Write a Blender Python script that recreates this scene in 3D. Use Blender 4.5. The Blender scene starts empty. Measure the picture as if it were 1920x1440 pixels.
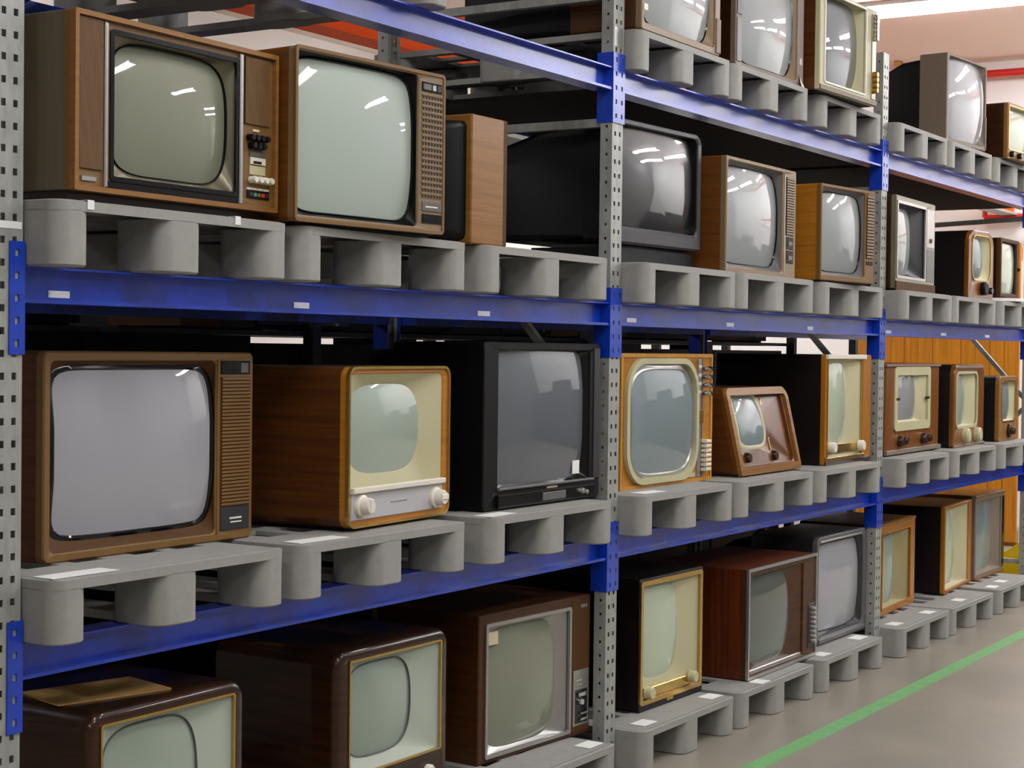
import bpy, bmesh, math, random
from mathutils import Vector, Matrix
random.seed(7)
sc = bpy.context.scene
COL = sc.collection
R = math.radians

# ------------------------------------------------------------------ materials
def lin(c):
    return tuple(((x/255)/12.92 if x/255 <= .04045 else ((x/255+.055)/1.055)**2.4) for x in c)
MATS = {}
def mat(name, rgb, rough=.5, metal=0, coat=0, coat_rough=.05, coat_ior=1.5, noise=0, nscale=(40, 40, 40), rgb2=None,
        emit=0, spec=.5, bump=0, nlo=.35, nhi=.65):
    if name in MATS: return MATS[name]
    m = bpy.data.materials.new(name); m.use_nodes = True
    nt = m.node_tree; b = nt.nodes['Principled BSDF']
    c = lin(rgb)
    b.inputs['Base Color'].default_value = (*c, 1)
    b.inputs['Roughness'].default_value = rough
    b.inputs['Metallic'].default_value = metal
    b.inputs['Coat Weight'].default_value = coat
    b.inputs['Coat Roughness'].default_value = coat_rough
    b.inputs['Specular IOR Level'].default_value = spec
    b.inputs['Coat IOR'].default_value = coat_ior
    if emit:
        b.inputs['Emission Color'].default_value = (*c, 1)
        b.inputs['Emission Strength'].default_value = emit
    if rgb2 or bump:
        tc = nt.nodes.new('ShaderNodeTexCoord'); mp = nt.nodes.new('ShaderNodeMapping')
        mp.inputs['Scale'].default_value = nscale
        nz = nt.nodes.new('ShaderNodeTexNoise'); nz.inputs['Scale'].default_value = 1
        nz.inputs['Detail'].default_value = 6; nz.inputs['Roughness'].default_value = .6
        nt.links.new(tc.outputs['Object'], mp.inputs['Vector']); nt.links.new(mp.outputs['Vector'], nz.inputs['Vector'])
        if rgb2:
            rp = nt.nodes.new('ShaderNodeValToRGB')
            rp.color_ramp.elements[0].position = nlo; rp.color_ramp.elements[0].color = (*c, 1)
            rp.color_ramp.elements[1].position = nhi; rp.color_ramp.elements[1].color = (*lin(rgb2), 1)
            nt.links.new(nz.outputs['Fac'], rp.inputs['Fac']); nt.links.new(rp.outputs['Color'], b.inputs['Base Color'])
        if bump:
            bp = nt.nodes.new('ShaderNodeBump'); bp.inputs['Strength'].default_value = bump
            bp.inputs['Distance'].default_value = .002
            nt.links.new(nz.outputs['Fac'], bp.inputs['Height']); nt.links.new(bp.outputs['Normal'], b.inputs['Normal'])
    MATS[name] = m
    return m
def wood(name, a, b_, grain='h', rough=.45, coat=.1):
    s = {'h': (2.5, 2.5, 55), 'v': (55, 55, 2.2)}[grain]
    return mat(name, a, rough, rgb2=b_, nscale=s, coat=coat, coat_rough=.18, nlo=.3, nhi=.7, spec=.3)
M = dict(
 galv=mat('galvanised', (170, 172, 164), .45, .25, rgb2=(148, 150, 144), nscale=(30, 30, 12)),
 blue=mat('blue_paint', (8, 64, 190), .4, rgb2=(6, 50, 166), nscale=(9, 9, 9), coat=1, coat_rough=.25, coat_ior=1.62, spec=.15),
 pal=mat('pallet_grey', (154, 152, 145), .62, rgb2=(146, 144, 138), nscale=(24, 24, 24), bump=.02),
 white=mat('white_card', (238, 238, 232), .6),
 paper=mat('paper_tan', (222, 205, 170), .7),
 cardb=mat('cardboard', (226, 180, 108), .8, rgb2=(214, 168, 98), nscale=(20, 20, 20)),
 black=mat('black_plastic', (11, 11, 11), .45, spec=.2),
 blackg=mat('black_gloss', (16, 15, 15), .16),
 dark=mat('dark_grey_plastic', (44, 43, 45), .4),
 grey=mat('grey_plastic', (96, 94, 92), .4),
 taupe=mat('taupe_laminate', (128, 112, 96), .55, rgb2=(120, 104, 88), nscale=(60, 60, 60)),
 beige=mat('beige_plastic', (132, 108, 76), .45),
 silver=mat('brushed_silver', (182, 180, 176), .32, .85),
 chrome=mat('chrome', (215, 215, 215), .14, 1),
 gold=mat('brass_trim', (205, 168, 92), .24, .9),
 cream=mat('cream_plastic', (188, 182, 142), .5),
 olivec=mat('olive_cream_plastic', (150, 138, 92), .5),
 creamg=mat('pale_green_mask', (176, 186, 170), .55),
 ivory=mat('ivory_plastic', (228, 222, 205), .4),
 lgrey=mat('light_grey_plastic', (186, 184, 184), .45),
 bronze=mat('bronze_metal', (140, 130, 104), .3, .6),
 olive=mat('olive_metal', (126, 120, 98), .32, .55),
 brownp=mat('brown_plastic', (84, 56, 28), .6, spec=.15),
 tanp=mat('tan_plastic', (120, 86, 38), .5),
 grille=mat('grille_brown', (118, 86, 48), .6),
 grilled=mat('grille_dark', (44, 32, 20), .8),
 bake=mat('dark_polished_wood', (62, 34, 14), .3, rgb2=(40, 20, 8), nscale=(3, 3, 40), coat=.55, coat_rough=.05, spec=.2),
 blackw=wood('black_stained_wood', (22, 14, 10), (14, 9, 7), 'h', .45, .1),
 walnut=wood('walnut', (98, 54, 14), (64, 31, 8), 'h'),
 walnutg=wood('grey_walnut', (112, 102, 82), (100, 91, 72), 'v', .55, .05),
 oakf=wood('golden_oak', (186, 124, 34), (158, 98, 20), 'h'),
 oak=wood('oak', (204, 146, 52), (182, 122, 34), 'v', .42),
 teak=wood('teak', (126, 76, 24), (94, 52, 14), 'h'),
 tanw=wood('tan_wood', (152, 106, 50), (126, 84, 36), 'h'),
 red=wood('red_mahogany', (112, 48, 18), (66, 26, 9), 'v', .4),
 brown=wood('brown_wood', (84, 48, 19), (60, 32, 11), 'h'),
 amber=wood('amber_wood', (190, 124, 28), (150, 88, 14), 'v', .35, .4),
 chest=wood('chestnut', (118, 68, 22), (84, 44, 12), 'v', .3, .4),
 honey=wood('honey_wood', (144, 88, 26), (102, 58, 13), 'v', .3, .5),
 plank=wood('pine_planks', (206, 138, 30), (176, 104, 16), 'v', .45, .2),
 orange=mat('orange_paint', (250, 92, 14), .75, spec=.15),
 redp=mat('red_pipe_paint', (200, 40, 34), .4),
 brass=mat('brass', (180, 140, 70), .3, .9),
 yellow=mat('yellow_paint', (255, 222, 8), .5),
 wall=mat('white_wall', (240, 240, 236), .8),
 walld=mat('grey_wall', (118, 117, 115), .8),
 ceil=mat('ceiling_plaster', (226, 212, 198), .85),
 lamp=mat('lit_tube', (250, 250, 255), .5, emit=30),
 lampw=mat('lamp_housing', (236, 236, 232), .5),
 green=mat('green_floor_paint', (118, 176, 110), .5, rgb2=(106, 162, 98), nscale=(15, 15, 15)),
 teal=mat('teal_plastic', (70, 130, 120), .5),
 under_dark=mat('underside_shade', (26, 21, 17), .8, spec=.1, rgb2=(20, 16, 13), nscale=(6, 6, 6)),  # near-black tone standing in for shade under the top shelf
 shelf=mat('dark_steel', (34, 33, 36), .5),
)
M['floor'] = mat('concrete_floor', (150, 143, 127), .38, rgb2=(134, 128, 114), nscale=(1.6, 1.6, 1.6), coat=.15, coat_rough=.3)
def glass(name, c): return mat('screen_' + name, c, .45, coat=1, coat_rough=.012, spec=.3)
GL = dict(mint=glass('mint', (172, 184, 172)), olive=glass('olive', (128, 130, 110)), lav=glass('lavender', (160, 160, 164)),
  blueg=glass('blue_grey', (122, 136, 138)), slate=glass('slate', (88, 93, 98)), green=glass('green', (158, 172, 156)),
  pale=glass('pale_green', (182, 194, 166)), dk=glass('dark_green', (84, 90, 80)), char=mat('screen_charcoal', (14, 14, 16), .3, coat=1, coat_rough=.01, coat_ior=2.1, spec=.5),
  sage=glass('sage', (150, 164, 148)), fog=glass('fog', (150, 154, 152)))

# ------------------------------------------------------------------ mesh building
class MB:
    def __init__(s): s.v = []; s.f = []; s.mi = []; s.m = 0
    def face(s, idx): s.f.append(idx); s.mi.append(s.m)
    def box(s, x0, x1, y0, y1, z0, z1):
        n = len(s.v)
        s.v += [(x0,y0,z0),(x1,y0,z0),(x1,y1,z0),(x0,y1,z0),(x0,y0,z1),(x1,y0,z1),(x1,y1,z1),(x0,y1,z1)]
        for q in ((0,3,2,1),(4,5,6,7),(0,1,5,4),(1,2,6,5),(2,3,7,6),(3,0,4,7)): s.face([n+i for i in q])
        return s
    def bbox(s, x0, x1, y0, y1, z0, z1, b):
        # box whose front (low y) edges are rounded off
        return s.loft([[(x0+b,y0,z0+b),(x1-b,y0,z0+b),(x1-b,y0,z1-b),(x0+b,y0,z1-b)],
                       [(x0,y0+b,z0),(x1,y0+b,z0),(x1,y0+b,z1),(x0,y0+b,z1)],
                       [(x0,y1,z0),(x1,y1,z0),(x1,y1,z1),(x0,y1,z1)]], True, True)
    def loft(s, loops, cap0=False, cap1=False, flip=False):
        base = len(s.v); n = len(loops[0])
        for l in loops: s.v += [tuple(p) for p in l]
        for k in range(len(loops)-1):
            a = base+k*n; b = a+n
            for i in range(n):
                j = (i+1) % n
                s.face([a+i, a+j, b+j, b+i])
        if cap0: s.face([base+i for i in range(n)][::-1])
        if cap1: s.face([base+(len(loops)-1)*n+i for i in range(n)])
        return s
    def cyl(s, p0, p1, r0, r1=None, n=16, cap=True):
        r1 = r0 if r1 is None else r1
        p0, p1 = Vector(p0), Vector(p1); d = (p1-p0).normalized()
        a = d.orthogonal().normalized(); b = d.cross(a)
        ring = lambda p, r: [tuple(p+a*math.cos(2*math.pi*i/n)*r+b*math.sin(2*math.pi*i/n)*r) for i in range(n)]
        return s.loft([ring(p0, r0), ring(p1, r1)], cap, cap)
    def tube(s, pts, r, n=10):
        for a, b in zip(pts[:-1], pts[1:]): s.cyl(a, b, r, n=n)
        return s
    def prism(s, poly, fn, a, b):
        return s.loft([[fn(p, a) for p in poly], [fn(p, b) for p in poly]], True, True)
    def bar(s, p0, p1, w, t):
        p0, p1 = Vector(p0), Vector(p1); d = (p1-p0).normalized()
        x = Vector((1,0,0)); n = d.cross(x).normalized()
        ring = lambda p: [tuple(p+x*i*w/2+n*j*t/2) for i, j in ((-1,-1),(1,-1),(1,1),(-1,1))]
        return s.loft([ring(p0), ring(p1)], True, True)
    def sheet(s, us, vs, hole, t, fn):
        # perforated plate: fn(u, v, depth) -> point ; depth 0 outer, t inner
        nu, nv = len(us), len(vs); base = len(s.v)
        for d in (0, t):
            for v in vs:
                for u in us: s.v.append(fn(u, v, d))
        N = nu*nv
        ok = lambda i, j: 0 <= i < nu-1 and 0 <= j < nv-1 and not hole(i, j)
        id_ = lambda i, j, d=0: base+d*N+j*nu+i
        for j in range(nv-1):
            for i in range(nu-1):
                if not ok(i, j): continue
                s.face([id_(i,j), id_(i+1,j), id_(i+1,j+1), id_(i,j+1)])
                s.face([id_(i,j,1), id_(i,j+1,1), id_(i+1,j+1,1), id_(i+1,j,1)])
                for di, dj, a, b in ((-1,0,(i,j+1),(i,j)),(1,0,(i+1,j),(i+1,j+1)),(0,-1,(i,j),(i+1,j)),(0,1,(i+1,j+1),(i,j+1))):
                    if not ok(i+di, j+dj): s.face([id_(*a), id_(*a,1), id_(*b,1), id_(*b)])
        return s
    def mesh(s, name, mats, sharp=38, tf=None):
        me = bpy.data.meshes.new(name)
        v = [tf(*p) for p in s.v] if tf else s.v
        me.from_pydata(v, [], s.f)
        bm = bmesh.new(); bm.from_mesh(me); bmesh.ops.recalc_face_normals(bm, faces=bm.faces); bm.to_mesh(me); bm.free()
        for m in (mats if isinstance(mats, (list, tuple)) else [mats]): me.materials.append(m)
        me.polygons.foreach_set('material_index', s.mi)
        me.polygons.foreach_set('use_smooth', [True]*len(me.polygons))
        me.set_sharp_from_angle(angle=R(sharp))
        return me
    def build(s, name, mats, parent=None, sharp=38, tf=None, loc=None):
        o = bpy.data.objects.new(name, s.mesh(name, mats, sharp, tf)); COL.objects.link(o)
        if parent: o.parent = parent
        if loc: o.location = loc
        return o
def tag(o, label=None, cat=None, group=None, kind=None):
    if label: o['label'] = label
    if cat: o['category'] = cat
    if group: o['group'] = group
    if kind: o['kind'] = kind
    return o
def empty(name, loc, rz=0):
    o = bpy.data.objects.new(name, None); COL.objects.link(o)
    o.location = loc; o.rotation_euler = (0, 0, rz); o.empty_display_size = .05
    return o
def inst(name, me, parent=None, loc=(0,0,0)):
    o = bpy.data.objects.new(name, me); COL.objects.link(o); o.parent = parent; o.location = loc
    return o
def copy_tree(o, parent=None):
    c = o.copy(); COL.objects.link(c)
    if parent: c.parent = parent
    for ch in list(o.children): copy_tree(ch, c)
    return c

K_ = 15
def rr(x0, x1, z0, z1, r, rt=None):
    rt = r if rt is None else rt
    lim = min(x1-x0, z1-z0)/2-1e-4
    r = max(1e-4, min(r, lim)); rt = max(1e-4, min(rt, lim)); out = []
    for cx, cz, a0, q in ((x1-rt, z1-rt, 0, rt), (x0+rt, z1-rt, 90, rt), (x0+r, z0+r, 180, r), (x1-r, z0+r, 270, r)):
        for i in range(K_+1):
            a = R(a0+90*i/K_); out.append((cx+q*math.cos(a), cz+q*math.sin(a)))
    return out
def se(x0, x1, z0, z1, n, k=1.0):
    cx, cz, a, b = (x0+x1)/2, (z0+z1)/2, (x1-x0)/2*k, (z1-z0)/2*k; out = []
    for q in range(4):
        for i in range(K_+1):
            t = R(90*q+90*(i+.5)/(K_+1)); c, s = math.cos(t), math.sin(t)
            # even spacing along the curve
            tl = R(90*(i+.5)/(K_+1))
            t2 = math.atan2(math.sin(tl)**(2/n), math.cos(tl)**(2/n))
            t = R(90*q)+(.45*tl+.55*t2); c, s = math.cos(t), math.sin(t)
            m = (abs(c)**n+abs(s)**n)**(-1/n)
            out.append((cx+a*c*m, cz+b*s*m))
    return out
at_y = lambda loop, y: [(x, y, z) for x, z in loop]

# ------------------------------------------------------------------ camera
CAM = (-2.63186971, -2.91472532, 1.5219815069)
yaw, pitch, roll, FPX = 0.555615916, -0.0202141293, 0.0122038083, 3187.65603
f = Vector((math.cos(yaw)*math.cos(pitch), math.sin(yaw)*math.cos(pitch), math.sin(pitch)))
r0 = Vector((math.sin(yaw), -math.cos(yaw), 0)).normalized(); u0 = r0.cross(f)
rt_ = r0*math.cos(roll)+u0*math.sin(roll); up_ = u0*math.cos(roll)-r0*math.sin(roll)
cd = bpy.data.cameras.new('camera'); cam = bpy.data.objects.new('camera', cd); COL.objects.link(cam)
mw = Matrix.Identity(4)
for i in range(3):
    mw[i][0] = rt_[i]; mw[i][1] = up_[i]; mw[i][2] = -f[i]; mw[i][3] = CAM[i]
cam.matrix_world = mw
cd.sensor_width = 36; cd.lens = FPX/1920*36; cd.clip_start = .05; cd.clip_end = 100
sc.camera = cam

# ------------------------------------------------------------------ room
X0, X1, Y0, Y1, H = -6.5, 12.6, -6.5, 6.2, 4.15
def struct(name, b, m): return tag(b.build(name, m), kind='structure')
struct('floor', MB().box(X0, X1, Y0, Y1, -.1, 0), M['floor'])
struct('ceiling', MB().box(X0, X1, Y0, Y1, H, H+.1), M['ceil'])
struct('wall_end', MB().box(X1, X1+.1, Y0, Y1, 0, H), M['wall'])
struct('wall_near', MB().box(X0-.1, X0, Y0, Y1, 0, H), M['walld'])
struct('wall_back', MB().box(X0-.1, X1+.1, Y1, Y1+.1, 0, H), M['wall'])
struct('wall_aisle', MB().box(X0-.1, X1+.1, Y0-.1, Y0, 0, H), M['walld'])
tag(MB().box(X0+.5, X1-.6, -.445, -.37, 0, .0012).build('floor_line', M['green']), 'painted green line running along the grey aisle floor', 'floor marking')
# plank partition standing beyond the end of the rack
pt = empty('plank_partition', (11.0, .80, 0))
tag(pt, 'orange pine plank partition standing behind the far end of the rack', 'partition')
b = MB()
for k in range(12):
    b.box(.004*(k % 2), .03+.004*(k % 2), .118*k, .118*k+.115, .03, 2.42)
b.build('plank_panel', M['plank'], pt)
MB().box(.035, .07, 0, 1.41, 0, .12).box(.035, .07, 0, 1.41, 2.28, 2.38).build('rail', M['amber'], pt)
# orange girder, red pipes
g = empty('ceiling_girder', (3.2, 3, 3.3))
tag(g, 'orange steel girder running overhead behind the shelving', 'girder')
MB().box(0, 9.3, -.012, .012, 0, .26).box(0, 9.3, -.09, .09, .25, .27).build('web', M['orange'], g)
MB().box(0, 9.3, -.09, .09, -.02, 0).build('lower_flange', M['orange'], g)
g = empty('cross_beam', (8.75, 1.3, 2.78))
tag(g, 'orange steel beam overhead at the far bay, above the bent red pipe', 'girder')
MB().box(0, 3.8, -.012, .012, 0, .26).box(0, 3.8, -.07, .07, .25, .27).build('web', M['orange'], g)
MB().box(0, 3.8, -.07, .07, -.02, 0).build('lower_flange', M['galv'], g)
rp = empty('sprinkler_pipe', (12.45, 0, 0))
tag(rp, 'long red pipe running along the top of the far white wall', 'pipe')
MB().tube([(0, -4, 4.02), (0, 5.5, 4.02)], .035).build('pipe_run', M['redp'], rp)
b = MB()
for y in (-3, -1, 1, 3, 5): b.box(.0, .15, y-.02, y+.02, 4.0, 4.07)
b.build('pipe_bracket', M['galv'], rp)
nz = empty('valve', (12.2, 2.25, 4.02))
tag(nz, 'small brass sprinkler valve above the dark back of the top right set', 'valve')
MB().cyl((0,0,-.02), (0,0,.1), .028, n=12).cyl((0,0,.1),(0,0,.125),.04,n=12).build('valve_body', M['brass'], nz)
MB().tube([(0,-.08,-.05),(0,.55,-.05)], .035).build('pipe_stub', M['redp'], nz)
lp = empty('wall_pipe', (12.45, 0, 0))
tag(lp, 'bent red pipe dropping and running level on the far wall above shelf two', 'pipe')
MB().tube([(0, 1.52, 2.98), (0, 1.52, 2.75), (0, -3, 2.75)], .022).build('pipe_run', M['redp'], lp)
MB().box(.0, .15, -.5, -.45, 2.72, 2.78).box(0, .15, 1.2, 1.25, 2.72, 2.78).build('pipe_bracket', M['galv'], lp)

# machines lined up at the far end of the aisle, seen only as reflections
for k, (y, w, h) in enumerate(((-1.3, 1.0, 1.75), (-2.5, 1.05, 1.9), (-3.7, 1.05, 1.6), (-4.9, 1.05, 1.95), (-6.1, 1.0, 1.7))):
    t = empty('machine_cabinet', (11.6, y, 0)); tag(t, 'dark machine cabinet at the far aisle end outside the picture, %s from the rack' % ['first', 'second', 'third', 'fourth', 'fifth'][k], 'cabinet', 'machine cabinets at the aisle end')
    MB().box(0, .7, 0, w, .06, h).build('body', M['honey' if k == 0 else 'dark'], t)
    MB().box(.03, .67, .03, w-.03, 0, .06).build('plinth', M['black'], t)
    MB().box(-.015, 0, .05, w-.05, .15, h-.1).build('door', M['dark'], t)

# ceiling lamps
def lamp_proto():
    t = empty('ceiling_lamp', (0,0,0))
    MB().box(-.15, .15, -.78, .78, -.03, 0).build('housing', M['lampw'], t)
    for y in (-.77, .745): MB().box(-.135, .135, y, y+.025, -.085, -.03).build('end_cap', M['lampw'], t)
    MB().loft([[(-.13, y, -.03), (-.13, y, -.055), (-.09, y, -.08), (.09, y, -.08), (.13, y, -.055), (.13, y, -.03)] for y in (-.745, .745)], True, True).build('diffuser', M['lamp'], t)
    return t
LP = [(9.75, 1.0, 'fluorescent lamp on the ceiling at the top right corner'),
      (11.65, -.15, None), (11.65, -1.95, None), (11.5, -3.8, None), (11.5, -5.6, None), (11.5, 4.3, None), (9.75, -1.9, None), (9.75, -4.6, None), (6.6, -1.9, None), (6.6, -4.6, None), (3.4, -1.9, None), (3.4, -4.6, None),  # unseen lamps close to the end wall are added to brighten it
      (.2, -1.9, None), (.2, -4.6, None), (-3.2, -1.9, None), (-3.2, -4.6, None),
      (9.75, 4.6, None), (4.6, 5.2, None), (-.5, 5.2, None)]  # unseen lamps behind the rack, added to light the back wall
l0 = lamp_proto()
for i, (x, y, lab) in enumerate(LP):
    o = l0 if i == 0 else copy_tree(l0)
    o.location = (x, y, H-.001)
    tag(o, lab or 'ceiling tube lamp out of view over the %s' % ('aisle' if y < 0 else 'space behind the rack, added to brighten the walls'), 'lamp', 'ceiling tube lamps')

# ------------------------------------------------------------------ rack
ZL = dict(C=.771, B=1.613, A=2.453)         # beam bottoms
BH = .082
PT = dict(F=.148, C=1.001, B=1.843, A=2.453+BH+.148)
PW = .08
def post_mesh():
    b = MB(); top = 3.02
    us = [-.08, -.0635, -.0505, -.0295, -.0165, 0]
    vs = [0]; z = .042
    while z < top-.03: vs += [z, z+.016]; z += .05
    vs.append(top)
    hf = lambda i, j: i in (1, 3) and j % 2 == 1
    b.sheet(us, vs, hf, .003, lambda u, v, d: (u, d, v))
    ud = [.003, .018, .027, .048]
    vs2 = [0]; z = .07
    while z < top-.03: vs2 += [z, z+.01]; z += .05
    vs2.append(top)
    hs = lambda i, j: i == 1 and j % 2 == 1
    b.sheet(ud, vs2, hs, .003, lambda u, v, d: (-.08+d, u, v))
    b.sheet(ud, vs2, hs, .003, lambda u, v, d: (-d, u, v))
    b.box(-.077, -.062, .045, .048, 0, top).box(-.018, -.003, .045, .048, 0, top)
    return b.mesh('post', M['galv'])
PM = post_mesh()
PMR = PM.copy()
for v in PMR.vertices: v.co.y = 1.04-v.co.y
PMR.flip_normals()
names = ['leftmost upright frame of the rack, cut by the left picture edge', 'upright frame between the two large nearest bays, second from the left',
         'upright frame second from the right, in front of the striped grey set', 'farthest upright frame at the right picture edge']
for i in range(4):
    X = 2.8*i
    t = empty('rack_upright_frame', (X, 0, 0)); tag(t, names[i], 'rack upright', 'upright frames of the pallet rack')
    inst('post', PM, t); inst('post', PMR, t)
    zz = [.2, 1.25, 2.343]
    ybars = []
    hb = MB().bar((-.04, .03, 2.343 if i < 3 else 2.40), (-.04, 1.01, 2.343 if i < 3 else 2.36), .03, .03)
    hb.build('brace', M['galv'], t)
    MB().bar((-.04, .03, .2), (-.04, 1.01, .2), .03, .03).build('brace', M['galv'], t)
    MB().bar((-.04, .03, 1.235), (-.04, 1.0, 2.31), .026, .026).build('brace', M['galv'], t)
    MB().bar((-.04, .03, 1.2), (-.04, 1.0, .23), .026, .026).build('brace', M['galv'], t)
    if i == 1: MB().bar((-.04, .03, 2.80), (-.04, 1.01, 2.80), .03, .03).build('brace', M['galv'], t)
    for y in (-.02, .96):
        MB().box(-.08, .0, y, y+.1, 0, .006).build('foot_plate', M['galv'], t)
    if i == 0:
        MB().box(-.078, -.004, -.0012, -.0002, 1.775, 1.791).build('label_sticker', M['white'], t)
    if i == 1:
        MB().box(-.074, -.012, -.0012, -.0002, 2.612, 2.68).build('label_sticker', M['silver'], t)
# beams
def beam_meshes():
    poly = [(0,0),(0,.009),(.034,.009),(.034,.077),(0,.077),(0,BH),(.075,BH),(.075,0)]
    rail = MB().prism(poly, lambda p, x: (x, p[0], p[1]), .004, 2.716).mesh('rail', M['blue'])
    def conn(sg, x):
        b = MB()
        us = [0, .017, .029, .044]
        vs = [0]
        for k in range(5): vs += [.017+.05*k, .033+.05*k]
        vs.append(.25)
        b.sheet(us, vs, lambda i, j: i == 1 and j % 2 == 1, .0035, lambda u, v, d: (x+sg*(.004-u), -.0045+d, v))
        b.box(min(x, x+sg*.004), max(x, x+sg*.004), -.001, .062, 0, .25)
        return b.mesh('end_connector', M['blue'])
    return rail, conn(1, 0), conn(-1, 2.72)
RM, CL, CR = beam_meshes()
def rear(me):
    m2 = me.copy()
    for v in m2.vertices: v.co.y = 1.04-v.co.y
    m2.flip_normals(); return m2
RMr, CLr, CRr = rear(RM), rear(CL), rear(CR)
bayn = ['nearest bay', 'middle bay', 'far bay']
levn = dict(A='top', B='second highest', C='lowest')
for L, z in ZL.items():
    for i in range(3):
        t = empty('rack_beam', (2.8*i, 0, z))
        tag(t, 'blue front beam of the %s shelf level in the %s' % (levn[L], bayn[i]), 'rack beam', 'blue rack beams')
        inst('rail', RM, t); inst('end_connector', CL, t, (0, 0, -.115)); inst('end_connector', CR, t, (0, 0, -.115))
        if L == 'B':
            for a in ([(.094,.159),(.973,1.04),(1.891,1.964)], [(.10,.175),(.972,1.045),(1.846,1.918)], [(.085,.18),(.99,1.085),(1.83,1.92)])[i]:
                MB().box(a[0]+.012, a[1]+.012, .0325, .0338, .015, .031).build('label_sticker', M['white'], t)
        t = empty('rack_beam', (2.8*i, 0, z))
        tag(t, 'blue rear beam of the %s shelf level in the %s, behind the sets' % (levn[L], bayn[i]), 'rack beam', 'blue rack beams')
        inst('rail', RMr, t); inst('end_connector', CLr, t, (0, 0, -.115)); inst('end_connector', CRr, t, (0, 0, -.115))

for i in (1, 2):  # dark sheets added so the pallet undersides look deeply shaded
    o = MB().box(2.8*i+.01, 2.8*i+2.7, .077, .963, ZL['A']+.012, ZL['A']+.026).build('shelf_panel', M['under_dark']); tag(o, 'dark brown hardboard panel under the top shelf pallets of the %s' % bayn[i], 'shelf panel', 'hardboard shelf panels')

# ------------------------------------------------------------------ pallets
def pallet_proto(name, m):
    t = empty(name, (0,0,0))
    b = MB()
    xs = [.0, .09]; 
    for k in range(4): xs += [.13+.155*k, .225+.155*k]
    xs = [0, .1, .2, .25, .35, .45, .55, .6, .7, .8]
    ys = [0, .2, .33, .38, .5, .7, .82, .87, 1.0, 1.2]
    hole = lambda i, j: i in (1, 3, 5, 7) and j in (1, 3, 5, 7)
    b.sheet(xs, ys, hole, .012, lambda u, v, d: (u, v, .148-d))
    lo = [(x, y) for x, y in rr(0, .8, 0, 1.2, .04)]
    n = len(b.v)
    # rim skirt
    li = [(x, y) for x, y in rr(.012, .788, .012, 1.188, .03)]
    b.loft([[(x, y, .148) for x, y in li], [(x, y, .145) for x, y in rr(.003, .797, .003, 1.197, .04)],
            [(x, y, .145) for x, y in lo], [(x, y, .123) for x, y in lo], [(x, y, .123) for x, y in li], [(x, y, .1475) for x, y in li]])
    # trim the square corners of the sheet
    for k, (x, y, z) in enumerate(b.v[:n]):
        cx = .018 if x == 0 else (.782 if x == .8 else x); cy = .018 if y == 0 else (1.182 if y == 1.2 else y)
        b.v[k] = (cx, cy, z if (cx == x and cy == y) else z-.0006)
    b.build('deck', m, t)
    for y0, y1 in ((0, .17), (.5, .7), (1.03, 1.2)):
        for x0, x1 in ((0, .107), (.325, .475), (.693, .8)):
            lb = MB()
            q = [(p[0], p[1]) for p in rr(x0, x1, y0, y1, .042)]
            q2 = [(p[0], p[1]) for p in rr(x0+.004, x1-.004, y0+.004, y1-.004, .04)]
            lb.loft([[(x, y, 0) for x, y in q2], [(x, y, .004) for x, y in q], [(x, y, .125) for x, y in q]], True, True)
            lb.build('leg', m, t)
    for x0, x1 in ((.012, .095), (.345, .455), (.705, .788)):
        MB().box(x0, x1, .12, .55, .001, .022).box(x0, x1, .65, 1.09, .001, .022).build('runner', m, t)
    return t
PP = pallet_proto('plastic_pallet', M['pal'])
first = [True]
def pallet(L, x, y, lab):
    o = PP if first[0] else copy_tree(PP)
    first[0] = False
    o.location = (x, y, PT[L]-.148)
    tag(o, lab, 'pallet', 'grey plastic pallets in the rack')
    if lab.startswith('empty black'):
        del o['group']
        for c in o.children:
            me = c.data.copy(); me.materials.clear(); me.materials.append(M['black']); c.data = me
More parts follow.
